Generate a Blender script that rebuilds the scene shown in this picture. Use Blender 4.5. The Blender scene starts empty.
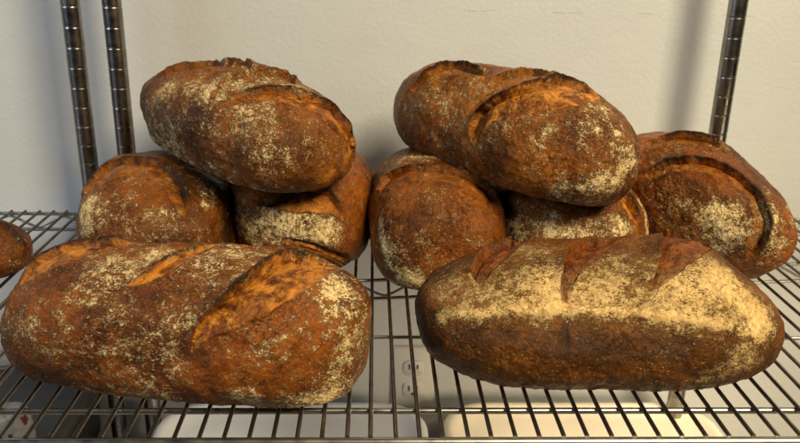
import bpy, math, random
import numpy as np
from mathutils import Vector, Matrix

# ------------------------------------------------------------------ camera
S = bpy.context.scene
COL = S.collection
CAM_H = 0.35
FPX = 784.0    # focal length for an 800 pixel wide picture
_y = Vector((-26, 278, -784)).normalized()      # the room's axes as the camera sees them
_z = Vector((45, 2209, 784))
_z = (_z - _y * _z.dot(_y)).normalized()
_x = _y.cross(_z)
cam_d = bpy.data.cameras.new('camera')
cam_d.sensor_width = 36.0
cam_d.lens = 36.0 * FPX / 800
cam_d.clip_start, cam_d.clip_end = 0.01, 50
cam = bpy.data.objects.new('camera', cam_d)
COL.objects.link(cam)
cam.matrix_world = Matrix.Translation((0, 0, CAM_H)) @ Matrix((_x, _y, _z)).to_4x4()
S.camera = cam
cam_d.dof.use_dof = True
cam_d.dof.focus_distance = 0.70
cam_d.dof.aperture_fstop = 10.0

# ------------------------------------------------------------------ light
world = bpy.data.worlds.new('World')
S.world = world
world.use_nodes = True
bg = world.node_tree.nodes['Background']
bg.inputs['Color'].default_value = (0.55, 0.62, 0.8, 1)
bg.inputs['Strength'].default_value = 0.015


def area(name, loc, target, size, power, color, size_y=None):
    d = bpy.data.lights.new(name, 'AREA')
    d.energy = power
    d.color = color
    d.size = size
    if size_y:
        d.shape = 'RECTANGLE'
        d.size_y = size_y
    o = bpy.data.objects.new(name, d)
    COL.objects.link(o)
    o.location = loc
    o.rotation_euler = (Vector(target) - Vector(loc)).to_track_quat('-Z', 'Y').to_euler()
    return o


area('warm_lamp', (0.95, -0.40, 1.60), (0.12, 0.8, 0.05), 0.75, 90.0, (1.0, 0.85, 0.56))
area('window_light', (-1.6, 0.15, 0.85), (-0.1, 0.95, 0.0), 0.9, 14.0, (0.74, 0.87, 1.0))
area('low_window_light', (-1.4, 0.2, -0.35), (-0.1, 1.1, -0.25), 0.5, 2.2, (0.50, 0.62, 1.0))
low = area('low_warm_fill', (0.85, 0.25, -0.10), (0.32, 0.95, -0.45), 0.30, 2.2, (1.0, 0.80, 0.50))  # unseen fill added to brighten the right tub and lower wall
low.data.spread = math.radians(75)
S.view_settings.view_transform = 'Standard'
S.view_settings.look = 'None'
S.view_settings.exposure = 0.0
S.view_settings.gamma = 1.0


# ------------------------------------------------------------------ helpers
def tag(o, label=None, cat=None, group=None, kind=None):
    if label: o['label'] = label
    if cat: o['category'] = cat
    if group: o['group'] = group
    if kind: o['kind'] = kind
    return o


def empty(name, loc=(0, 0, 0), **k):
    o = bpy.data.objects.new(name, None)
    o.empty_display_size = 0.02
    COL.objects.link(o)
    o.location = loc
    return tag(o, **k)


class MB:
    def __init__(self):
        self.v, self.f, self.s = [], [], []

    def add(self, vs, fs, smooth=True):
        n = len(self.v)
        self.v += [tuple(p) for p in vs]
        for f in fs:
            self.f.append([i + n for i in f])
            self.s.append(smooth)

    def tube(self, pts, r, n=10, caps=True):
        pts = [Vector(p) for p in pts]
        rr = r if isinstance(r, (list, tuple)) else [r] * len(pts)
        vs, fs = [], []
        prev = None
        for i, p in enumerate(pts):
            a = pts[max(i - 1, 0)]
            b = pts[min(i + 1, len(pts) - 1)]
            t = (b - a).normalized()
            if prev is None:
                up = Vector((0, 0, 1)) if abs(t.z) < 0.9 else Vector((1, 0, 0))
                u = t.cross(up).normalized()
            else:
                u = (prev - t * prev.dot(t)).normalized()
            prev = u
            w = t.cross(u)
            for k in range(n):
                an = 2 * math.pi * k / n
                vs.append(p + (u * math.cos(an) + w * math.sin(an)) * rr[i])
        for i in range(len(pts) - 1):
            for k in range(n):
                k2 = (k + 1) % n
                fs.append([i * n + k, i * n + k2, (i + 1) * n + k2, (i + 1) * n + k])
        self.add(vs, fs)
        if caps:
            self.add([vs[k] for k in range(n)], [list(range(n))[::-1]], False)
            self.add([vs[(len(pts) - 1) * n + k] for k in range(n)], [list(range(n))], False)

    def box(self, x0, x1, y0, y1, z0, z1):
        vs = [(x, y, z) for x in (x0, x1) for y in (y0, y1) for z in (z0, z1)]
        self.add(vs, [[0, 1, 3, 2], [4, 6, 7, 5], [0, 4, 5, 1], [2, 3, 7, 6], [0, 2, 6, 4], [1, 5, 7, 3]], False)

    def rings(self, rings, closed_top=True, closed_bottom=False):
        """rings: list of closed loops with the same vertex count, smooth shaded between"""
        n = len(rings[0])
        vs = [p for r in rings for p in r]
        fs = []
        for i in range(len(rings) - 1):
            for k in range(n):
                k2 = (k + 1) % n
                fs.append([i * n + k, i * n + k2, (i + 1) * n + k2, (i + 1) * n + k])
        if closed_top: fs.append([(len(rings) - 1) * n + k for k in range(n)])
        if closed_bottom: fs.append([k for k in range(n)][::-1])
        self.add(vs, fs)

    def build(self, name, mat, parent=None):
        me = bpy.data.meshes.new(name)
        me.from_pydata(self.v, [], self.f)
        me.polygons.foreach_set('use_smooth', self.s)
        me.update()
        o = bpy.data.objects.new(name, me)
        COL.objects.link(o)
        if mat: me.materials.append(mat)
        if parent: o.parent = parent
        return o


def new_mat(name):
    m = bpy.data.materials.new(name)
    m.use_nodes = True
    nt = m.node_tree
    return m, nt, nt.nodes['Principled BSDF']


def N(nt, t, **k):
    n = nt.nodes.new(t)
    for a, b in k.items():
        if a.startswith('i_'):
            n.inputs[a[2:].replace('_', ' ')].default_value = b
        else:
            setattr(n, a, b)
    return n


def simple_mat(name, col, rough=0.5, metal=0.0, nscale=30, namp=0.15, bump=0.0, bscale=200):
    m, nt, p = new_mat(name)
    tc = N(nt, 'ShaderNodeTexCoord')
    nz = N(nt, 'ShaderNodeTexNoise', i_Scale=nscale, i_Detail=6.0)
    nt.links.new(tc.outputs['Object'], nz.inputs['Vector'])
    mr = N(nt, 'ShaderNodeMapRange', i_From_Min=0.3, i_From_Max=0.7)
    mr.inputs['To Min'].default_value = 1 - namp
    mr.inputs['To Max'].default_value = 1 + namp
    nt.links.new(nz.outputs['Fac'], mr.inputs['Value'])
    vm = N(nt, 'ShaderNodeVectorMath', operation='SCALE')
    vm.inputs[0].default_value = col[:3]
    nt.links.new(mr.outputs[0], vm.inputs['Scale'])
    nt.links.new(vm.outputs[0], p.inputs['Base Color'])
    p.inputs['Roughness'].default_value = rough
    p.inputs['Metallic'].default_value = metal
    if bump:
        n2 = N(nt, 'ShaderNodeTexNoise', i_Scale=bscale, i_Detail=5.0)
        nt.links.new(tc.outputs['Object'], n2.inputs['Vector'])
        b = N(nt, 'ShaderNodeBump', i_Strength=1.0, i_Distance=bump)
        nt.links.new(n2.outputs['Fac'], b.inputs['Height'])
        nt.links.new(b.outputs[0], p.inputs['Normal'])
    return m


# ------------------------------------------------------------------ setting
WALL_Y = 1.105
FLOOR_Z = -0.62


def wall_mat():
    m, nt, p = new_mat('painted_wall')
    tc = N(nt, 'ShaderNodeTexCoord')
    nz = N(nt, 'ShaderNodeTexNoise', i_Scale=3.0, i_Detail=5.0)
    nt.links.new(tc.outputs['Object'], nz.inputs['Vector'])
    rmp = N(nt, 'ShaderNodeValToRGB')
    rmp.color_ramp.elements[0].color = (0.43, 0.437, 0.445, 1)
    rmp.color_ramp.elements[0].position = 0.3
    rmp.color_ramp.elements[1].color = (0.465, 0.472, 0.48, 1)
    rmp.color_ramp.elements[1].position = 0.7
    nt.links.new(nz.outputs['Fac'], rmp.inputs[0])
    # sparse scuff marks
    s = N(nt, 'ShaderNodeTexNoise', i_Scale=38.0, i_Detail=4.0)
    nt.links.new(tc.outputs['Object'], s.inputs['Vector'])
    sm = N(nt, 'ShaderNodeMapRange', i_From_Min=0.70, i_From_Max=0.78)
    nt.links.new(s.outputs['Fac'], sm.inputs['Value'])
    sc = N(nt, 'ShaderNodeMath', operation='MULTIPLY')
    sc.inputs[1].default_value = 0.5
    nt.links.new(sm.outputs[0], sc.inputs[0])
    mx = N(nt, 'ShaderNodeMix', data_type='RGBA')
    mx.inputs['B'].default_value = (0.40, 0.37, 0.32, 1)
    nt.links.new(sc.outputs[0], mx.inputs['Factor'])
    nt.links.new(rmp.outputs[0], mx.inputs['A'])
    nt.links.new(mx.outputs['Result'], p.inputs['Base Color'])
    p.inputs['Roughness'].default_value = 0.42
    # roller-paint orange peel
    n2 = N(nt, 'ShaderNodeTexNoise', i_Scale=170.0, i_Detail=3.0)
    nt.links.new(tc.outputs['Object'], n2.inputs['Vector'])
    n3 = N(nt, 'ShaderNodeTexNoise', i_Scale=14.0, i_Detail=2.0)
    nt.links.new(tc.outputs['Object'], n3.inputs['Vector'])
    b = N(nt, 'ShaderNodeBump', i_Strength=1.0, i_Distance=0.0006)
    b2 = N(nt, 'ShaderNodeBump', i_Strength=1.0, i_Distance=0.0015)
    nt.links.new(n2.outputs['Fac'], b.inputs['Height'])
    nt.links.new(n3.outputs['Fac'], b2.inputs['Height'])
    nt.links.new(b2.outputs[0], b.inputs['Normal'])
    nt.links.new(b.outputs[0], p.inputs['Normal'])
    return m


M_WALL = wall_mat()
mb = MB()
mb.box(-2.4, 2.4, WALL_Y, WALL_Y + 0.08, FLOOR_Z, 1.3)
w = mb.build('wall', M_WALL)
tag(w, kind='structure')
# thin caulk seam running along the wall near the top
M_SEAM = simple_mat('seam_paint', (0.395, 0.39, 0.375), 0.6, namp=0.05, nscale=60)
mb = MB()
rs = random.Random(4)
for i in range(38):
    x0 = 0.10 + i * 0.024
    if rs.random() < 0.7 and i % 5:
        z = 0.2665 + x0 * -0.002 + rs.uniform(-.0006, .0006)
        mb.tube([(x0, WALL_Y - 0.0002, z), (x0 + 0.02, WALL_Y - 0.0002, z + rs.uniform(-.0008, .0008))], 0.00022, 5)
seam = mb.build('wall_seam', M_SEAM, w)

mb = MB()
mb.box(-2.4, 2.4, -1.0, WALL_Y, FLOOR_Z - 0.05, FLOOR_Z)
tag(mb.build('floor', simple_mat('floor_tile', (0.20, 0.18, 0.16), 0.5, nscale=8)), kind='structure')


# chrome
def chrome(name, col=(0.62, 0.60, 0.57), rough=0.16, spots=0.3):
    m, nt, p = new_mat(name)
    tc = N(nt, 'ShaderNodeTexCoord')
    nz = N(nt, 'ShaderNodeTexNoise', i_Scale=60.0, i_Detail=6.0)
    nt.links.new(tc.outputs['Object'], nz.inputs['Vector'])
    mr = N(nt, 'ShaderNodeMapRange', i_From_Min=0.35, i_From_Max=0.7)
    nt.links.new(nz.outputs['Fac'], mr.inputs['Value'])
    mx = N(nt, 'ShaderNodeMix', data_type='RGBA')
    mx.inputs['A'].default_value = (*col, 1)
    mx.inputs['B'].default_value = (col[0] * (1 - spots), col[1] * (1 - spots * 1.15), col[2] * (1 - spots * 1.35), 1)
    nt.links.new(mr.outputs[0], mx.inputs['Factor'])
    nt.links.new(mx.outputs['Result'], p.inputs['Base Color'])
    r2 = N(nt, 'ShaderNodeMapRange', i_From_Min=0.3, i_From_Max=0.75)
    r2.inputs['To Min'].default_value = rough
    r2.inputs['To Max'].default_value = rough + 0.22
    nt.links.new(nz.outputs['Fac'], r2.inputs['Value'])
    nt.links.new(r2.outputs[0], p.inputs['Roughness'])
    p.inputs['Metallic'].default_value = 1.0
    return m


M_WIRE = chrome('shelf_chrome', (0.23, 0.215, 0.20), 0.26, 0.5)
M_ROD = chrome('rod_chrome', (0.36, 0.35, 0.335), 0.22, 0.3)
M_POST = chrome('post_chrome', (0.30, 0.285, 0.265), 0.19, 0.35)

# ------------------------------------------------------------------ wire shelving
PITCHW = 0.01837
Y_FRONT, Y_REAR = 0.503, 1.024
POST_R = 0.0120


def wire_rows(x0, x1, phase):
    k0 = math.ceil((x0 - phase) / PITCHW)
    out = []
    x = phase + k0 * PITCHW
    while x < x1:
        out.append(x)
        x += PITCHW
    return out


def truss(parent, a, b, drop=0.0225, r=0.0024, zr=0.0019, period=0.0735, ph=0.0):
    """top rod, bottom rod and a zigzag wire between them"""
    a, b = Vector(a), Vector(b)
    d = (b - a)
    L = d.length
    d.normalize()
    m = MB()
    m.tube([a, b], r)
    m.build('truss_top_rod', M_ROD, parent)
    m = MB()
    dz = Vector((0, 0, -drop))
    m.tube([a + dz, b + dz], r)
    m.build('truss_bottom_rod', M_ROD, parent)
    m = MB()
    pts = []
    n = int(L / 0.003)
    for i in range(n + 1):
        s = i / n * L
        t = ((s + ph) / period) % 1.0
        tri = abs(2 * t - 1)
        tri = 0.5 - 0.5 * math.cos(math.pi * tri) * 1.0 if True else tri
        tri = 0.45 * tri + 0.55 * abs(2 * t - 1)
        pts.append(a + d * s + Vector((0, 0, -0.003 - (drop - 0.006) * tri)))
    m.tube(pts, zr, 8)
    m.build('truss_zigzag_wire', M_ROD, parent)


def make_post(parent, x, y, lean=0.0):
    """chrome tube with a groove every inch"""
    m = MB()
    pts, rr = [], []
    z = FLOOR_Z
    while z < 0.78:
        for dz, k in ((0.0, 0.972), (0.0005, 0.972), (0.0011, 1.0), (0.0018, 1.0), (0.0236, 1.0), (0.0243, 1.0), (0.0249, 0.972)):
            pts.append((x, y, z + dz))
            rr.append(POST_R * k)
        z += 0.0254
    m.tube(pts, rr, 28)
    return m.build('post', M_POST, parent)


def make_shelf(x0, x1, posts, phase, label, group=None, mid=None, front=True):
    root = empty('wire_shelf', ((x0 + x1) / 2, (Y_FRONT + Y_REAR) / 2, FLOOR_Z), label=label, cat='wire shelf', group=group)
    bpy.context.view_layer.update()
    m = MB()
    R = 0.00182
    rnd = random.Random(11)
    for x in wire_rows(x0 + 0.008, x1 - 0.004, phase):
        j = rnd.uniform(-.0006, .0006)
        m.tube([(x + j, Y_FRONT + 0.001, -R + 0.0006), (x + rnd.uniform(-.0004, .0004), 0.74, -R + rnd.uniform(-.0006, .0002)),
                (x - j, Y_REAR - 0.001, -R + 0.0006)], R, 10)
    m.build('wire_deck', M_WIRE, root)
    # frame rods under the wires
    truss(root, (x0, Y_FRONT, -0.0052), (x1, Y_FRONT, -0.0058), r=0.0040)
    truss(root, (x0, Y_REAR, -0.0052), (x1, Y_REAR, -0.0052), ph=0.041)
    for xe in (x0, x1):
        truss(root, (xe, Y_FRONT, -0.0048), (xe, Y_REAR, -0.0048))
    for yy, rr in ((0.5456, 0.0027), (0.6716, 0.0018)):
        m = MB()
        m.tube([(x0, yy, -0.0056), (x1, yy, -0.0056)], rr)
        m.build('cross_rod', M_ROD, root)
    if mid:
        truss(root, mid[0], mid[1], ph=0.020, r=0.0020, zr=0.0016)
    for (px, py) in posts:
        make_post(root, px, py)
        m = MB()   # collar that clamps the shelf corner to the post
        m.tube([(px, py, -0.034), (px, py, -0.031), (px, py, 0.0), (px, py, 0.003)],
               [POST_R * 1.25, POST_R * 1.42, POST_R * 1.32, POST_R * 1.12], 28)
        m.build('collar', M_ROD, root)
    for o in list(COL.objects):
        if o.parent == root:
            o.matrix_parent_inverse = Matrix.Translation(root.location).inverted()
    return root


PX1, PX2, PX3 = -0.3800, -0.3285, 0.4688
PY = 1.030
make_shelf(PX2 - 0.004, 0.78, [(PX2, PY), (PX3, PY)], 0.0005,
           'long chrome wire shelf holding both stacks of loaves',
           'chrome wire shelves', mid=((-0.330, 0.769, -0.0052), (0.78, 0.890, -0.0052)))
make_shelf(-1.15, PX1 + 0.004, [(PX1, PY), (-1.14, PY)], 0.0085,
           'neighbouring chrome wire shelf at far left under the cut-off dark loaf',
           'chrome wire shelves')

# ------------------------------------------------------------------ things below the shelf
M_TUBR = simple_mat('warm_lit_plastic', (0.82, 0.72, 0.58), 0.38, nscale=6, namp=0.08)  # white plastic with the warm light put into its colour
M_TUBL = simple_mat('cool_lit_plastic', (0.62, 0.63, 0.66), 0.38, nscale=6, namp=0.08)  # the same white plastic, cool light put into its colour


def rrect(cx, cy, z, hx, hy, r, n=10):
    pts = []
    for (sx, sy, a0) in ((1, 1, 0), (-1, 1, 90), (-1, -1, 180), (1, -1, 270)):
        for k in range(n + 1):
            a = math.radians(a0 + 90 * k / n)
            pts.append((cx + sx * (hx - r) + r * math.cos(a), cy + sy * (hy - r) + r * math.sin(a), z))
    return pts


def make_tub(name, cx, cy, ztop, hx, hy, r, mat, label):
    root = empty(name, (cx, cy, FLOOR_Z), label=label, cat='tub', group='plastic tubs below the shelf')
    h = ztop - FLOOR_Z
    m = MB()
    m.rings([rrect(0, 0, 0.0, hx * .90, hy * .90, r * .9), rrect(0, 0, h * .5, hx * .94, hy * .94, r * .95),
             rrect(0, 0, h - .02, hx * .97, hy * .97, r)], closed_top=True, closed_bottom=True)
    m.build('tub_body', mat, root)
    m = MB()
    m.rings([rrect(0, 0, h - .022, hx * .985, hy * .985, r), rrect(0, 0, h - .020, hx, hy, r), rrect(0, 0, h - .006, hx, hy, r),
             rrect(0, 0, h - .001, hx - .004, hy - .004, r * .96), rrect(0, 0, h, hx - .010, hy - .010, r * .92),
             rrect(0, 0, h - .001, hx - .016, hy - .016, r * .9), rrect(0, 0, h - .006, hx - .022, hy - .022, r * .86),
             rrect(0, 0, h - .007, hx - .045, hy - .045, r * .7)],
            closed_top=True, closed_bottom=True)
    m.build('tub_lid', mat, root)
    return root


make_tub('plastic_tub', 0.315, 0.905, -0.322, 0.208, 0.155, 0.07, M_TUBR,
         'white plastic tub tinted as warm-lit, rounded lid, below the shelf under the yellow floured loaf')
make_tub('plastic_tub', -0.115, 0.905, -0.322, 0.200, 0.155, 0.07, M_TUBL,
         'white plastic tub tinted as cool-lit below the shelf, under the big front left loaf')

# dark bin under the left corner
mb = MB()
mb.rings([rrect(0, 0, 0, .11, .10, .03), rrect(0, 0, .325, .119, .110, .03), rrect(0, 0, .327, .125, .116, .03),
          rrect(0, 0, .343, .125, .116, .03), rrect(0, 0, .350, .120, .110, .028), rrect(0, 0, .346, .108, .100, .02)], closed_top=True, closed_bottom=True)
dk = mb.build('storage_bin', simple_mat('dark_plastic', (0.035, 0.035, 0.033), 0.5))
dk.location = (-0.532, 0.962, FLOOR_Z)
tag(dk, 'dark grey storage bin below the left shelf corner, a plastic bag on its lid', 'bin')

# translucent bag with red print
M_BAG = simple_mat('bag_plastic', (0.27, 0.27, 0.28), 0.22, nscale=20, namp=0.1, bump=0.004, bscale=40)
M_RED = simple_mat('red_print', (0.10, 0.008, 0.02), 0.35)
bagroot = empty('plastic_bag', (-0.462, 0.872, -0.271), label='crumpled white plastic bag with dark red print below the wires',
                cat='bag')
rs = random.Random(9)
bag_prof = [(0.004, 0.105), (0.030, 0.104), (0.047, 0.095), (0.056, 0.075), (0.060, 0.03), (0.057, 0.0), (0.03, -0.004)]
rings = []
for (r, z) in bag_prof[::-1]:
    ring = []
    for k in range(48):
        a = 2 * math.pi * k / 48
        q = r * (1 + 0.05 * math.sin(5 * a + z * 60) + 0.035 * math.sin(11 * a - z * 90))
        ring.append((q * math.cos(a), q * math.sin(a), z + 0.003 * math.sin(7 * a)))
    rings.append(ring)
mb = MB()
mb.rings(rings, True, True)
mb.build('bag_body', M_BAG, bagroot)


def patch_on_bag(a0, a1, z0, z1):
    m = MB()
    n = 10
    g = []
    for i in range(n + 1):
        for j in range(n + 1):
            a = a0 + (a1 - a0) * i / n
            z = z0 + (z1 - z0) * j / n
            r = np.interp(z, [q[1] for q in bag_prof[::-1]], [q[0] for q in bag_prof[::-1]])
            r = r * (1 + 0.05 * math.sin(5 * a + z * 60) + 0.035 * math.sin(11 * a - z * 90)) + 0.0012
            g.append((r * math.cos(a), r * math.sin(a), z + 0.003 * math.sin(7 * a) + 0.0008))
    fs = [[i * (n + 1) + j, (i + 1) * (n + 1) + j, (i + 1) * (n + 1) + j + 1, i * (n + 1) + j + 1] for i in range(n) for j in range(n)]
    m.add(g, fs)
    return m


patch_on_bag(-0.45, 0.0, 0.074, 0.092).build('red_print', M_RED, bagroot)
patch_on_bag(-1.15, -0.92, 0.045, 0.066).build('red_print', M_RED, bagroot)
bagroot.scale = (0.50, 0.50, 0.55)

# wall outlet
M_PLATE = simple_mat('outlet_plastic', (0.50, 0.495, 0.48), 0.3, namp=0.03)
M_SLOT = simple_mat('slot_dark', (0.015, 0.014, 0.013), 0.6)
OX, OZ = 0.068, -0.306
ol = empty('wall_outlet', (OX, WALL_Y, OZ), label='white double power outlet on the wall seen through the shelf wires', cat='outlet')


def xz_rrect(cx, cz, y, hx, hz, r, n=6):
    return [(p[0], y, p[1]) for p in rrect(cx, cz, 0, hx, hz, r, n)]


m = MB()
m.rings([xz_rrect(0, 0, 0.0, .035, .057, .004), xz_rrect(0, 0, -.003, .035, .057, .004), xz_rrect(0, 0, -.006, .031, .053, .004)], True)
m.build('wall_plate', M_PLATE, ol)
for dz in (0.0195, -0.0195):
    m = MB()
    m.rings([xz_rrect(0, dz, -.004, .0168, .0142, .010), xz_rrect(0, dz, -.0075, .0165, .0140, .010), xz_rrect(0, dz, -.008, .0158, .0133, .009)], True)
    sck = m.build('socket', M_PLATE, ol)
    m = MB()
    m.box(-.0078, -.0052, -.0086, -.0076, dz - .002, dz + .0075)
    m.box(.0052, .0078, -.0086, -.0076, dz - .001, dz + .0065)
    m.tube([(0, -.0076, dz - .0075), (0, -.0086, dz - .0075)], .0028, 12)
    m.build('socket_slots', M_SLOT, sck)

# ------------------------------------------------------------------ bread
def hash3(ix, iy, iz, seed):
    h = (ix.astype(np.int64) * 374761393 + iy.astype(np.int64) * 668265263 + iz.astype(np.int64) * 2147483647 + seed * 1274126177) & 0xffffffff
    h = ((h ^ (h >> 13)) * 1274126177) & 0xffffffff
    h = (h ^ (h >> 16)) & 0xffff
    return h.astype(np.float32) / 32767.5 - 1.0


def vnoise(P, scale, seed):
    p = P * scale
    i = np.floor(p)
    f = p - i
    f = f * f * f * (f * (f * 6 - 15) + 10)
    i = i.astype(np.int64)
    out = 0
    for dx in (0, 1):
        wx = f[:, 0] if dx else 1 - f[:, 0]
        for dy in (0, 1):
            wy = f[:, 1] if dy else 1 - f[:, 1]
            for dz in (0, 1):
                wz = f[:, 2] if dz else 1 - f[:, 2]
                out = out + wx * wy * wz * hash3(i[:, 0] + dx, i[:, 1] + dy, i[:, 2] + dz, seed)
    return out


def fbm(P, scale, seed, octv=4, gain=0.5):
    s, a = 0, 1.0
    for o in range(octv):
        s = s + a * vnoise(P + 3.7 * o, scale * 2 ** o, seed + o)
        a *= gain
    return s


def cube_sphere(n):
    t = np.tan(np.linspace(-math.pi / 4, math.pi / 4, n + 1))
    U, V = np.meshgrid(t, t, indexing='ij')
    O = np.ones_like(U)
    faces = [(O, U, V), (-O, V, U), (V, O, U), (U, -O, V), (U, V, O), (V, U, -O)]
    pts = np.concatenate([np.stack(f, -1).reshape(-1, 3) for f in faces])
    q = []
    idx = np.arange((n + 1) * (n + 1)).reshape(n + 1, n + 1)
    quad = np.stack([idx[:-1, :-1], idx[1:, :-1], idx[1:, 1:], idx[:-1, 1:]], -1).reshape(-1, 4)
    for k in range(6):
        q.append(quad + k * (n + 1) ** 2)
    quads = np.concatenate(q)
    key = np.round(pts * 1e5).astype(np.int64)
    _, first, inv = np.unique(key, axis=0, return_index=True, return_inverse=True)
    inv = inv.reshape(-1)
    pts = pts[first]
    quads = inv[quads]
    pts = pts / np.linalg.norm(pts, axis=1, keepdims=True)
    return pts, quads


_CS = {}


def vnormals(P, Q):
    a, b, c, d = P[Q[:, 0]], P[Q[:, 1]], P[Q[:, 2]], P[Q[:, 3]]
    fn = np.cross(c - a, d - b)
    Nn = np.zeros_like(P)
    for k in range(4):
        for ax in range(3):
            Nn[:, ax] += np.bincount(Q[:, k], fn[:, ax], len(P))
    return Nn / (np.linalg.norm(Nn, axis=1, keepdims=True) + 1e-12)


def poly_dist(P2, line):
    """distance to an open polyline (works in 2D or 3D)"""
    best = np.full(len(P2), 1e9)
    for a, b in zip(line[:-1], line[1:]):
        ab = b - a
        t = np.clip(((P2 - a) @ ab) / (ab @ ab + 1e-12), 0, 1)
        d = np.linalg.norm(P2 - a - t[:, None] * ab, axis=1)
        best = np.minimum(best, d)
    return best


def in_poly(P2, poly):
    x, y = P2[:, 0], P2[:, 1]
    ins = np.zeros(len(P2), bool)
    n = len(poly)
    j = n - 1
    for i in range(n):
        xi, yi = poly[i]
        xj, yj = poly[j]
        c = ((yi > y) != (yj > y)) & (x < (xj - xi) * (y - yi) / (yj - yi + 1e-15) + xi)
        ins ^= c
        j = i
    return ins


def smooth_line(L, n=6):
    """Catmull-Rom"""
    L = [np.array(p, float) for p in L]
    if len(L) < 3: return L
    out = []
    E = [2 * L[0] - L[1]] + L + [2 * L[-1] - L[-2]]
    for i in range(1, len(E) - 2):
        p0, p1, p2, p3 = E[i - 1:i + 3]
        for k in range(n):
            t = k / n
            out.append(0.5 * ((2 * p1) + (-p0 + p2) * t + (2 * p0 - 5 * p1 + 4 * p2 - p3) * t * t + (-p0 + 3 * p1 - 3 * p2 + p3) * t ** 3))
    out.append(L[-1])
    return out


CAMI = np.array(cam.matrix_world.inverted())
CAMP = np.array(cam.matrix_world.translation)


def to_photo(P):
    q = P @ CAMI[:3, :3].T + CAMI[:3, 3]
    return np.stack([400 + FPX * q[:, 0] / -q[:, 2], 221.5 - FPX * q[:, 1] / -q[:, 2]], -1)


def sstep(x, a, b):
    t = np.clip((x - a) / (b - a), 0, 1)
    return t * t * (3 - 2 * t)


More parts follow.
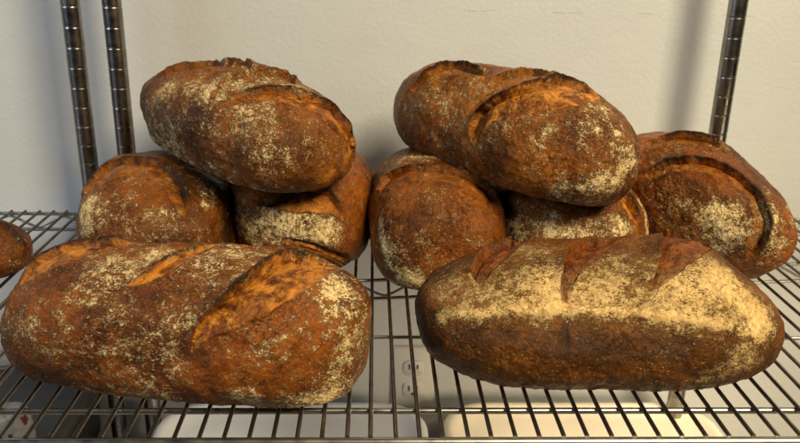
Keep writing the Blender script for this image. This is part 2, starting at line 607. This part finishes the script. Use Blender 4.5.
def crust_material(name, seed, brown=(0.036, 0.0090, 0.0010), orange=(0.27, 0.070, 0.0036), flourc=(0.87, 0.68, 0.36), streak=(0.82, 1.1, 1.1), fgain=1.0, cutdark=(0.085, 0.019, 0.002), cutlight=(0.40, 0.140, 0.014), cutflour=0.93, fsharp=6.5, crack=0.72, thin=0.80, bake=0.6):
    m, nt, p = new_mat(name)
    L = nt.links.new
    tc = N(nt, 'ShaderNodeTexCoord')
    mp = N(nt, 'ShaderNodeMapping')
    mp.inputs['Location'].default_value = (seed * 1.37, seed * 0.71, seed * 2.1)
    L(tc.outputs['Object'], mp.inputs['Vector'])
    V = mp.outputs[0]
    mps = N(nt, 'ShaderNodeMapping')
    mps.inputs['Scale'].default_value = streak
    L(V, mps.inputs['Vector'])
    VS = mps.outputs[0]

    def noise(s, d=6.0, r=0.6, v=V, dist=0.0):
        n = N(nt, 'ShaderNodeTexNoise', i_Scale=s, i_Detail=d, i_Roughness=r, i_Distortion=dist)
        L(v, n.inputs['Vector'])
        return n.outputs['Fac']

    def mr(v, a, b, c=0.0, d=1.0, smooth=False):
        n = N(nt, 'ShaderNodeMapRange', interpolation_type='SMOOTHSTEP' if smooth else 'LINEAR')
        for s, q in (('From Min', a), ('From Max', b), ('To Min', c), ('To Max', d)):
            n.inputs[s].default_value = q
        L(v, n.inputs['Value'])
        return n.outputs['Result']

    def ma(op, a, b=None, clamp=False):
        n = N(nt, 'ShaderNodeMath', operation=op, use_clamp=clamp)
        for k, q in enumerate((a, b)):
            if q is None: continue
            if isinstance(q, (int, float)):
                n.inputs[k].default_value = q
            else:
                L(q, n.inputs[k])
        return n.outputs[0]

    def mix(f, a, b, mode='MIX'):
        n = N(nt, 'ShaderNodeMix', data_type='RGBA', blend_type=mode)
        for s, q in (('Factor', f), ('A', a), ('B', b)):
            if isinstance(q, tuple):
                n.inputs[s].default_value = (*q, 1)
            elif isinstance(q, (int, float)):
                n.inputs[s].default_value = q
            else:
                L(q, n.inputs[s])
        return n.outputs['Result']

    def attr(n):
        a = N(nt, 'ShaderNodeAttribute', attribute_name=n)
        return a.outputs['Fac']

    cut, lip, fl, dark = attr('cut'), attr('lip'), attr('flour'), attr('char')
    big = noise(15, 4, 0.6)
    med = noise(70, 7, 0.72)
    mid = noise(150, 5, 0.7, V, 0.4)
    fine = noise(420, 4, 0.7)
    f0 = ma('ADD', ma('MULTIPLY', big, 0.62), ma('MULTIPLY', med, 0.38))
    base = mix(mr(f0, 0.38, 0.62), brown, orange)
    base = mix(mr(mid, 0.50, 0.66, 0, 0.50), base, (brown[0] * 0.45, brown[1] * 0.35, brown[2] * 0.4))
    base = mix(mr(fine, 0.54, 0.68, 0, 0.40), base, (0.50, 0.19, 0.025))
    base = mix(ma('MULTIPLY', mr(ma('ADD', ma('MULTIPLY', noise(11, 3, 0.55), 0.75), ma('MULTIPLY', med, 0.25)), 0.47, 0.64, 0, 1, True), bake), base, (0.024, 0.0058, 0.0008))
    # little blisters: paler caramel dots
    vo = N(nt, 'ShaderNodeTexVoronoi', i_Scale=210.0, i_Randomness=1.0)
    L(V, vo.inputs['Vector'])
    blis = ma('MULTIPLY', mr(vo.outputs['Distance'], 0.14, 0.30, 1, 0, True), mr(noise(30, 3), 0.50, 0.60))
    base = mix(ma('MULTIPLY', blis, 0.6), base, (0.55, 0.25, 0.06))
    # opened score: smoother caramel with darker toasted patches
    c_n = noise(60, 7, 0.68, VS, 0.8)
    cutc = mix(mr(c_n, 0.36, 0.60), cutdark, cutlight)
    cutc = mix(mr(noise(50, 7, 0.7, V, 0.8), 0.50, 0.60, 0, 0.85), cutc, (0.085, 0.017, 0.003))
    base = mix(cut, base, cutc)
    # charring, plus shade painted in where loaves meet
    chn = mr(ma('ADD', dark, ma('MULTIPLY', ma('SUBTRACT', noise(60, 7, 0.75), 0.5), 1.8)), 0.25, 0.85, 0, 1, True)
    base = mix(ma('MULTIPLY', chn, 0.88), base, (0.024, 0.0085, 0.0014))
    # flour: soft dusting that breaks up into flakes and specks and closes where it lies thick
    n1 = noise(130, 8, 0.80, VS, 0.3)
    n2 = noise(620, 3, 0.75, VS)
    lo = noise(30, 4, 0.6)
    nn = ma('ADD', ma('ADD', ma('MULTIPLY', n1, 0.48), ma('MULTIPLY', n2, 0.32)), ma('MULTIPLY', lo, 0.20))
    nv = ma('ADD', ma('MULTIPLY', fl, 0.80 * fgain), ma('MULTIPLY', ma('SUBTRACT', nn, 0.5), fsharp))
    nocut = ma('SUBTRACT', 1.0, ma('MULTIPLY', cut, cutflour), True)
    fm = ma('MULTIPLY', mr(nv, 0.42, 0.82, 0, 1, True), nocut)
    fam = ma('MULTIPLY', fm, 0.94)
    fcol = mix(mr(noise(210, 5, 0.75), 0.36, 0.60), (flourc[0] * 0.66, flourc[1] * 0.55, flourc[2] * 0.42), flourc)
    fsc = N(nt, 'ShaderNodeVectorMath', operation='SCALE')
    L(fcol, fsc.inputs[0])
    L(mr(fl, 0.75, 1.35, thin, 1.0, True), fsc.inputs['Scale'])
    base = mix(fam, base, fsc.outputs[0])
    # cracks and missing flakes in thick flour
    ck = N(nt, 'ShaderNodeTexVoronoi', feature='DISTANCE_TO_EDGE', i_Scale=95.0)
    dn = N(nt, 'ShaderNodeTexNoise', i_Scale=60.0, i_Detail=5.0)
    L(V, dn.inputs['Vector'])
    vv = N(nt, 'ShaderNodeVectorMath', operation='MULTIPLY_ADD')
    L(dn.outputs['Color'], vv.inputs[0])
    vv.inputs[1].default_value = (0.05, 0.05, 0.05)
    L(V, vv.inputs[2])
    L(vv.outputs[0], ck.inputs['Vector'])
    crk = ma('MULTIPLY', mr(ck.outputs['Distance'], 0.015, 0.07, 1, 0, True), mr(noise(24, 3), 0.50, 0.60))
    crk = ma('MULTIPLY', crk, ma('SUBTRACT', 1.0, cut, True))
    base = mix(ma('MULTIPLY', crk, crack), base, (0.060, 0.016, 0.003))
    # burnt lip of the ear, plus a painted shadow line on the far edge
    ln = mr(ma('ADD', lip, ma('MULTIPLY', ma('SUBTRACT', noise(120, 5, 0.7), 0.5), 2.2)), 0.42, 0.95, 0, 1, True)
    base = mix(ma('MULTIPLY', ln, 0.90), base, (0.024, 0.0075, 0.002))
    L(base, p.inputs['Base Color'])
    L(mr(fam, 0, 1, 0.36, 0.85), p.inputs['Roughness'])
    p.inputs['Specular IOR Level'].default_value = 0.16
    # relief
    h = ma('ADD', ma('MULTIPLY', med, 0.45), ma('MULTIPLY', mid, 0.36))
    h = ma('ADD', h, ma('MULTIPLY', fine, 0.26))
    h = ma('ADD', h, ma('MULTIPLY', ma('MULTIPLY', fm, n1), 0.45))
    h = ma('ADD', h, ma('MULTIPLY', blis, 0.42))
    h = ma('SUBTRACT', h, ma('MULTIPLY', crk, 0.22))
    po = N(nt, 'ShaderNodeTexVoronoi', i_Scale=330.0, i_Randomness=1.0)
    L(V, po.inputs['Vector'])
    pore = ma('MULTIPLY', ma('MULTIPLY', mr(po.outputs['Distance'], 0.12, 0.34, 1, 0, True), mr(noise(60, 3), 0.48, 0.6)), cut)
    h = ma('SUBTRACT', h, ma('MULTIPLY', pore, 0.35))
    h = ma('ADD', h, ma('MULTIPLY', ma('MULTIPLY', cut, c_n), 0.5))
    bp = N(nt, 'ShaderNodeBump', i_Strength=1.0, i_Distance=0.0034)
    L(h, bp.inputs['Height'])
    L(bp.outputs[0], p.inputs['Normal'])
    return m


def loaf(label, loc, rot, L, W, H, seed, n=200, ex=2.6, ey=2.3, scores=(), paint=(), flour0=0.35, char0=0.0, cone=0.0, bend=0.0, mat_kw={},
         top_taper=0.0, group='crusty bread loaves on the shelf', dome=0.0, lump=1.0, base_flour=0.25):
    """batard: length along local x. scores: (ear edge, far edge, depth, ear height); paint: (attribute, line, radius, amount)"""
    if n not in _CS: _CS[n] = cube_sphere(n)
    D, Q = _CS[n]
    a, b, c = L / 2, W / 2, 0.62 * H
    # push the samples so faces stay even on a long body
    P = D * np.array([a, b, c])
    F = np.abs(P[:, 0] / a) ** ex + (np.abs(P[:, 1] / b) ** ey + np.abs(P[:, 2] / c) ** ey) ** (ex / ey)
    P = P * (F ** (-1 / ex))[:, None]
    u = P[:, 0] / a
    P[:, 1] *= 1 + cone * u
    P[:, 2] *= 1 + cone * 0.6 * u
    P[:, 1] += bend * (u * u - 0.33)
    P[:, 2] *= 1 - dome * u * u
    zf = 0.34 * H
    below = -(P[:, 2] + zf)
    P[:, 2] = np.where(below > 0, -zf - 0.055 * H * (1 - np.exp(-below / (0.10 * H))), P[:, 2])
    zmin = -zf - 0.055 * H
    P[:, 2] -= zmin
    Nn = vnormals(P, Q)
    if np.mean(np.sum(Nn * (P - P.mean(0)), 1)) < 0: Nn = -Nn
    topw = sstep(P[:, 2], 0.0, 0.25 * H)
    disp = 0.0054 * lump * fbm(P, 13, seed, 2) * (0.25 + 0.75 * topw) + 0.0009 * lump * fbm(P, 60, seed + 5, 3)
    P = P + Nn * disp[:, None]
    # world transform
    R = np.array(Matrix.Rotation(rot[2], 3, 'Z') @ Matrix.Rotation(rot[1], 3, 'Y') @ Matrix.Rotation(rot[0], 3, 'X'))
    T = np.array(loc)
    PW = P @ R.T + T
    NW = Nn @ R.T
    pix = to_photo(PW)
    facing = np.sum(NW * (CAMP - PW), 1) > 0

    idxf = np.nonzero(facing)[0]

    def hit(pt):
        d = np.sum((pix[idxf] - np.array(pt)) ** 2, 1)
        return idxf[np.argmin(d)]

    nv = len(P)
    cut = np.zeros(nv)
    lip = np.zeros(nv)
    flour = np.full(nv, flour0) + 0.16 * fbm(P, 22, seed + 9, 3)
    flour += base_flour * (1 - sstep(P[:, 2], 0.0, 0.22 * H))
    char = np.full(nv, char0) + 0.10 * fbm(P, 25, seed + 19, 2)
    sid = np.full(nv, -1)
    off = np.zeros_like(P)
    wob = np.stack([fbm(P, 70, seed + 31, 3), fbm(P, 70, seed + 41, 3)], -1) * 0.0011
    for k, sc in enumerate(scores):
        ear_px, far_px, depth, earh = sc[:4]
        lip_char_shade = sc[4] if len(sc) > 4 else 1.0
        cutamt = sc[5] if len(sc) > 5 else 1.0
        ei = [hit(q) for q in smooth_line(ear_px, 4)]
        fi = [hit(q) for q in smooth_line(far_px, 4)]
        cen = P[ei + fi].mean(0)
        nn = Nn[ei + fi].mean(0)
        nn /= np.linalg.norm(nn)
        t1 = np.cross(nn, [0.3, 1, 0.1])
        t1 /= np.linalg.norm(t1)
        t2 = np.cross(nn, t1)
        B = np.stack([t1, t2], -1)
        P2 = (P - cen) @ B + wob
        E2 = [(P[i] - cen) @ B for i in ei]
        F2 = [(P[i] - cen) @ B for i in fi]
        poly = E2 + F2[::-1]
        ok = (Nn @ nn > 0.05)
        near = ok & (np.linalg.norm(P2, axis=1) < np.max(np.linalg.norm(np.array(poly), axis=1)) + 0.03)
        ii = np.nonzero(near)[0]
        X = P2[ii]
        ins = in_poly(X, poly)
        de = poly_dist(X, E2)
        df = poly_dist(X, F2)
        # taper to nothing at the tips
        ends = np.minimum(np.linalg.norm(X - (E2[0] + F2[0]) / 2, axis=1), np.linalg.norm(X - (E2[-1] + F2[-1]) / 2, axis=1))
        Ls = np.linalg.norm(np.array(E2[-1]) - E2[0])
        tap = sstep(ends, 0.0, min(0.03, 0.28 * Ls))
        edge = np.minimum(de, df)
        cin = np.where(ins, sstep(edge, -0.0006, 0.0022), 0.0)
        cut[ii] = np.maximum(cut[ii], cin * cutamt)
        width = de + df + 1e-6
        prof = (1 - np.clip(de / width, 0, 1)) ** 1.3 * 0.85 + 0.15
        dd = np.where(ins, -1.1 * depth * prof * sstep(edge, 0.0, 0.0042), 0.0)
        # doughy swelling inside a wide opening
        dd += np.where(ins, depth * 0.30 * np.sin(np.pi * np.clip(df / width, 0, 1)), 0.0)
        dirv = np.array(E2[-1]) - np.array(E2[0])
        dirv = dirv / (np.linalg.norm(dirv) + 1e-9)
        T3 = np.stack([X @ dirv * 0.55, (X @ np.array([-dirv[1], dirv[0]])) * 1.3, np.zeros(len(X))], -1)
        tear = fbm(T3, 85, seed + 51, 4, 0.6)
        dd += np.where(ins, 0.0011 * tear * sstep(edge, 0, 0.003), 0)
        # ear
        rag = 1 + 0.28 * fbm(P[ii], 75, seed + 61, 3)
        earh_ = earh * 1.5
        ed = earh_ * rag * tap * np.where(ins, np.exp(-(de / 0.0013) ** 2), 0.62 * np.exp(-de / 0.0045) + 0.38 * np.exp(-de / 0.016))
        dd += ed
        # gentle rim on the other edge
        dd += np.where(ins, 0, 0.0014 * np.exp(-(df / 0.0035) ** 2)) * tap
        dd -= np.where(ins, 0.0016 * np.exp(-(df / 0.0016) ** 2), 0) * tap
        off[ii] += Nn[ii] * dd[:, None]
        # the ear leans over the opening
        cdir2 = (np.mean(F2, 0) - np.mean(E2, 0))
        cdir2 = cdir2 / (np.linalg.norm(cdir2) + 1e-9)
        lean = (earh * 1.0) * rag * tap * np.exp(-(de / 0.0030) ** 2)
        off[ii] += (B @ cdir2)[None, :] * lean[:, None]
        lip[ii] = np.maximum(lip[ii], lip_char_shade * tap * np.where(ins, np.exp(-(de / 0.0015) ** 2), np.exp(-(de / 0.0026) ** 2)))
        char[ii] += 0.55 * lip_char_shade * tap * np.where(ins, np.exp(-de / 0.0035), np.exp(-de / 0.006))
        lip[ii] = np.maximum(lip[ii], 0.60 * lip_char_shade * tap * np.exp(-(df / 0.0012) ** 2))  # shadow line along the far edge, painted in the lip colour
        sid[ii[ins]] = k
    for (what, line, rad, amt) in paint:
        li = [P[hit(q)] for q in (smooth_line(line, 4) if len(line) > 2 else line)]
        if len(li) == 1:
            d = np.linalg.norm(P - li[0], axis=1)
        else:
            d = poly_dist(P, li)
        wgt = amt * np.exp(-(d / rad) ** 2)
        if what == 'flour': flour += wgt
        elif what == 'char': char += wgt
        elif what == 'cut': cut = np.clip(cut + wgt, 0, 1)
        elif what == 'bump': off += Nn * wgt[:, None]
        elif what == 'lip': lip = np.maximum(lip, wgt)
    P = P + off
    # fine relief, blisters
    P = P + Nn * (0.00045 * fbm(P, 190, seed + 71, 2))[:, None]
    N2 = vnormals(P, Q)
    if np.mean(np.sum(N2 * Nn, 1)) < 0: N2 = -N2
    # outward winding
    a0 = np.cross(P[Q[:, 1]] - P[Q[:, 0]], P[Q[:, 2]] - P[Q[:, 0]])
    flip = np.mean(np.sum(a0 * N2[Q[:, 0]], 1)) < 0
    QQ = Q[:, ::-1] if flip else Q

    mat = crust_material('bread_crust', seed, **mat_kw)
    root = empty('bread_loaf', loc, label=label, cat='bread loaf', group=group)
    root.rotation_euler = rot

    def emit(name, fsel):
        used = np.unique(QQ[fsel])
        remap = np.full(nv, -1)
        remap[used] = np.arange(len(used))
        q = remap[QQ[fsel]]
        me = bpy.data.meshes.new(name)
        me.vertices.add(len(used))
        me.vertices.foreach_set('co', P[used].astype(np.float32).ravel())
        me.loops.add(q.size)
        me.loops.foreach_set('vertex_index', q.ravel().astype(np.int32))
        me.polygons.add(len(q))
        me.polygons.foreach_set('loop_start', (np.arange(len(q)) * 4).astype(np.int32))
        me.update(calc_edges=True)
        me.polygons.foreach_set('use_smooth', np.ones(len(q), bool))
        for an, arr in (('cut', cut), ('lip', lip), ('flour', flour), ('char', char)):
            at = me.attributes.new(an, 'FLOAT', 'POINT')
            at.data.foreach_set('value', arr[used].astype(np.float32))
        me.materials.append(mat)
        me.normals_split_custom_set_from_vertices(N2[used].astype(np.float32))
        o = bpy.data.objects.new(name, me)
        COL.objects.link(o)
        o.parent = root
        return o

    fs = sid[QQ]
    fid = np.where((fs == fs[:, :1]).all(1), fs[:, 0], -1)
    emit('crust', fid == -1)
    for k in range(len(scores)):
        if (fid == k).sum() > 20:
            emit('score_opening', fid == k)
    return root


R = math.radians
if True:
    # big loaf at the front left
    loaf('large loaf lying across the front left with a long wide diagonal tear',
         (-0.1567, 0.6036, 0.0), (0, 0, R(-7.8)), 0.3072, 0.1352, 0.1084, 3, n=300, ex=3.22, ey=2.17, cone=0.042, dome=-0.032,
         scores=[
             ([(199, 318), (222, 297), (247, 275), (275, 256), (305, 249), (330, 255)],
              [(190, 352), (222, 336), (255, 322), (285, 303), (315, 284), (338, 270)], 0.009, 0.0045),
             ([(127, 283), (150, 268), (178, 254), (214, 243)],
              [(128, 288), (155, 281), (185, 263), (217, 246)], 0.004, 0.0022, 0.8),
             ([(20, 262), (50, 250), (95, 240), (140, 240)],
              [(14, 284), (40, 272), (62, 262), (100, 252), (142, 244)], 0.005, 0.0035, 1.0)],
         paint=[('flour', [(110, 275), (170, 262), (235, 255)], 0.028, 0.42), ('flour', [(345, 300), (352, 340), (335, 385)], 0.022, 0.36),
                ('flour', [(270, 345), (310, 320), (340, 290)], 0.020, 0.35), ('flour', [(0, 330), (35, 325)], 0.012, 0.35),
                ('flour', [(70, 355), (160, 345)], 0.02, 0.15), ('flour', [(235, 395), (320, 400)], 0.012, 0.3),
                ('char', [(30, 262), (100, 246)], 0.01, 0.5), ('bump', [(366, 300), (366, 345)], 0.02, 0.003), ('bump', [(60, 262), (20, 285)], 0.03, -0.004), ('bump', [(345, 395), (320, 400)], 0.02, 0.003)],
         flour0=0.33, mat_kw=dict(bake=0.4, cutlight=(0.44, 0.165, 0.020)))
    # loaf at the front right: dark lower half, yellow floured top
    loaf('yellow floured loaf at the front right with dark lower half and pale flour line',
         (0.1947, 0.6299, 0.0), (0, 0, R(4)), 0.3183, 0.1743, 0.1021, 8, n=300, ex=2.85, ey=1.94, cone=0.15, dome=0.132,
         scores=[
             ([(514, 243), (497, 246), (480, 255), (470, 272)],
              [(532, 243), (514, 256), (496, 269), (480, 288)], 0.006, 0.005, 0.4),
             ([(602, 242), (580, 244), (562, 253), (557, 276), (560, 300)],
              [(630, 242), (612, 251), (592, 265), (576, 278), (568, 304)], 0.006, 0.005, 0.4),
             ([(655, 241), (652, 262), (645, 294)],
              [(724, 246), (690, 266), (648, 297)], 0.006, 0.005, 0.4)],
         paint=[('flour', [(440, 290), (480, 300), (560, 296), (640, 300), (740, 305)], 0.036, 0.60), ('flour', [(530, 255), (545, 285)], 0.024, 0.35),
                ('flour', [(605, 290), (628, 258)], 0.022, 0.35), ('flour', [(670, 298), (718, 268)], 0.024, 0.40), ('flour', [(740, 290), (760, 315)], 0.02, 0.3),
                ('flour', [(440, 318), (520, 311), (600, 312), (680, 319), (755, 331)], 0.0065, 0.38),
                ('bump', [(440, 318), (520, 311), (600, 312), (680, 319), (755, 331)], 0.005, 0.0014),
                ('flour', [(450, 345), (520, 352), (600, 354), (680, 352)], 0.017, -0.12),
                ('flour', [(765, 325), (762, 350), (725, 372)], 0.016, 0.45), ('flour', [(470, 385), (600, 388), (720, 380)], 0.006, 0.30),
                ('char', [(413, 300), (425, 325)], 0.017, 1.3), ('flour', [(413, 298), (424, 322)], 0.015, -0.9), ('char', [(440, 335), (520, 340), (600, 345), (680, 350)], 0.022, 0.66),  # lower half: partly own charring, partly shade put into the colour
                ('char', [(562, 300), (567, 318), (564, 340)], 0.004, 0.5), ('bump', [(562, 270), (567, 318), (564, 345)], 0.004, -0.0016), ('bump', [(535, 242), (530, 270)], 0.020, 0.0045), ('bump', [(630, 240), (615, 275)], 0.016, 0.0035), ('bump', [(700, 250), (690, 290)], 0.022, 0.004),
                ('char', [(590, 250), (575, 258)], 0.01, 0.3)],
         flour0=0.16, base_flour=0.0, mat_kw=dict(brown=(0.034, 0.0105, 0.0016), orange=(0.19, 0.062, 0.006), flourc=(0.70, 0.49, 0.215), fsharp=5.0, crack=0.35, thin=0.62, bake=0.7, cutdark=(0.045, 0.009, 0.0015), cutlight=(0.20, 0.056, 0.007), cutflour=0.78))
    # the back row
    loaf('dark loaf at the back left, half hidden behind the front loaf, beside the left posts',
         (-0.2453, 0.88, 0.0), (0, 0, R(99.4)), 0.27, 0.1739, 0.1094, 14, n=230, ex=2.75, ey=2.9,
         scores=[([(84, 192), (98, 172), (120, 161), (150, 160), (172, 170), (184, 190), (190, 208)],
                  [(88, 200), (102, 186), (122, 178), (146, 180), (164, 192), (176, 212), (184, 220)], 0.007, 0.004, 0.8, 0.6)],
         paint=[('char', [(110, 195), (160, 205)], 0.02, 0.15), ('flour', [(100, 205), (150, 220)], 0.03, 0.25), ('flour', [(85, 230), (90, 200)], 0.012, 0.5), ('flour', [(205, 205)], 0.008, 0.5),
                ('char', [(195, 182), (232, 200), (228, 235)], 0.030, 0.95)],  # right side: shade of the gap between loaves painted in
         flour0=0.30)
    loaf('pale floured loaf wedged under the top left loaf, ending next to the middle gap',
         (-0.0855, 0.9267, 0.0), (0, 0, R(90.8)), 0.2676, 0.1723, 0.1105, 21, n=230, ex=2.46, ey=2.8,
         scores=[([(240, 197), (268, 203), (300, 190), (325, 190), (338, 204), (345, 222)],
                  [(240, 200), (268, 208), (295, 213), (318, 213), (335, 217), (346, 226)], 0.006, 0.004),
                 ([(285, 236), (315, 240), (340, 250), (358, 262)],
                  [(285, 246), (312, 250), (338, 262), (352, 268)], 0.005, 0.003)],
         paint=[('flour', [(240, 222), (280, 225), (320, 228)], 0.024, 0.75), ('char', [(368, 180), (366, 240)], 0.014, 0.7), ('char', [(300, 160), (240, 190)], 0.02, 0.5)],
         flour0=0.25)
    loaf('brown loaf under left end of the golden top loaf, its left rim pale with flour',
         (0.0772, 0.8847, 0.0), (0, 0, R(87.5)), 0.2835, 0.1582, 0.1158, 27, n=250, ex=3.2,
         scores=[([(378, 190), (388, 176), (410, 168), (440, 168), (470, 176), (490, 190), (500, 210)],
                  [(382, 196), (394, 186), (412, 182), (440, 182), (465, 190), (482, 204), (494, 222)], 0.005, 0.004, 0.8, 0.3)],
         paint=[('flour', [(380, 220), (385, 250), (400, 275), (430, 285)], 0.012, 0.8), ('flour', [(390, 165), (430, 158)], 0.02, 0.4),
                ('char', [(420, 200), (460, 210)], 0.022, 0.3), ('flour', [(420, 250), (470, 240)], 0.02, 0.15)],
         flour0=0.22)
    loaf('mostly hidden loaf beneath the golden top loaf, small leaf-shaped slit at its right end',
         (0.2325, 0.89, 0.0), (0, 0, R(81.7)), 0.27, 0.1735, 0.106, 33, n=220, ey=2.8,
         scores=[([(612, 190), (626, 194), (634, 206), (640, 222)], [(608, 192), (618, 204), (628, 216), (637, 228)], 0.006, 0.004)],
         paint=[('char', [(508, 205), (515, 235)], 0.02, 0.6), ('flour', [(520, 225), (575, 235), (620, 228)], 0.018, 0.55), ('flour', [(640, 205), (646, 235)], 0.008, 0.7)],  # left side darkened in colour for the shaded gap beside it
         flour0=0.30)
    loaf('loaf at the far right beside the right post, with a long dark arched ear',
         (0.3712, 0.8947, 0.0), (0, 0, R(113.9)), 0.3165, 0.161, 0.1408, 40, n=250, ex=1.75, cone=0.035, dome=0.018,
         scores=[([(646, 172), (668, 160), (700, 158), (730, 168), (755, 188), (768, 212), (768, 236), (756, 258)],
                  [(646, 180), (680, 172), (712, 176), (738, 190), (750, 208), (752, 228), (742, 248)], 0.009, 0.005, 1.0, 0.55),
                 ([(650, 142), (680, 135), (710, 140), (722, 148)], [(650, 150), (684, 146), (714, 152), (728, 156)], 0.005, 0.005, 1.0, .3)],
         paint=[('flour', [(715, 210), (735, 225), (725, 240)], 0.018, 0.6), ('flour', [(770, 215), (772, 245)], 0.012, 0.6),
                ('char', [(650, 190), (660, 225), (700, 190)], 0.022, 0.40), ('flour', [(665, 200), (690, 225)], 0.02, 0.15)],
         flour0=0.25)
    # top loaves
    loaf('floury loaf on top of the left stack, leaning to the right, with a black-edged ear',
         (-0.152, 0.8965, 0.1108), (R(-1.4), R(-3.4), R(131.8)), 0.3036, 0.1578, 0.0993, 46, n=250, ex=3.18, dome=0.022,
         scores=[([(222, 108), (240, 96), (270, 88), (300, 92), (325, 102), (342, 116), (352, 134), (354, 148)],
                  [(232, 108), (250, 102), (280, 103), (308, 112), (322, 122), (338, 136), (346, 150), (348, 158)], 0.008, 0.0045),
                 ([(160, 76), (185, 64), (225, 62), (262, 72)], [(170, 79), (192, 74), (230, 74), (262, 80)], 0.004, 0.0045, .6, .2),
                 ([(212, 96), (225, 82), (250, 73), (280, 74), (296, 84)], [(222, 94), (234, 85), (254, 79), (278, 80), (292, 88)], 0.004, 0.0045, .6, .15)],
         paint=[('flour', [(165, 85), (150, 120), (175, 140)], 0.024, 0.40), ('flour', [(190, 90), (260, 85), (310, 88)], 0.024, 0.35),
                ('flour', [(225, 115), (270, 125)], 0.03, 0.15), ('cut', [(351, 146), (340, 166), (322, 183)], 0.009, 1.3), ('flour', [(350, 150), (338, 168), (325, 180)], 0.005, 0.5),
                ('flour', [(143, 125), (150, 138)], 0.01, 0.5)],
         flour0=0.34, mat_kw=dict(brown=(0.036, 0.0092, 0.0012), orange=(0.23, 0.064, 0.004), bake=0.85))
    loaf('golden loaf on top of the right stack, broad open ear, white floured right end',
         (0.1447, 0.8764, 0.1026), (R(6), R(-1.9), R(126.2)), 0.3409, 0.1383, 0.115, 52, n=250, ex=2.52, cone=-0.076, dome=0.025,
         scores=[([(470, 130), (478, 112), (500, 95), (530, 84), (560, 78), (588, 82), (600, 94)],
                  [(474, 152), (484, 130), (500, 122), (530, 114), (560, 110), (590, 104), (602, 98)], 0.010, 0.005),
                 ([(412, 88), (430, 72), (455, 66), (482, 72)], [(418, 96), (436, 82), (460, 76), (486, 82)], 0.005, 0.006, 1.0, .3),
                 ([(480, 100), (490, 86), (505, 76), (530, 73), (548, 78)], [(484, 104), (496, 92), (510, 84), (530, 80), (546, 82)], 0.005, 0.0045, .6, .2)],
         paint=[('flour', [(600, 112), (618, 140), (628, 165)], 0.022, 0.55), ('flour', [(570, 185), (610, 185)], 0.014, 0.6),
                ('flour', [(430, 100), (470, 92), (500, 85)], 0.022, 0.35), ('flour', [(540, 130), (590, 130)], 0.015, 0.35),
                ('flour', [(405, 110), (410, 135)], 0.01, 0.2)],
         flour0=0.26, mat_kw=dict(bake=0.5, orange=(0.34, 0.098, 0.0055), cutlight=(0.52, 0.20, 0.024)))
    # loaf cut by the left edge of the picture
    loaf('small dark loaf cut off by the left edge of the picture',
         (-0.498, 0.7998, 0.0), (0, 0, R(10)), 0.24, 0.1247, 0.0601, 60, n=160, flour0=0.32, char0=0.42,
         scores=[([(-20, 224), (0, 224), (14, 232), (24, 246)], [(-20, 232), (0, 233), (12, 242), (20, 254)], 0.004, 0.003, 0.8, 0.4)])

for lob in list(COL.objects):
    if lob.name.startswith('bread_loaf'):
        lob.rotation_mode = 'XYZ'
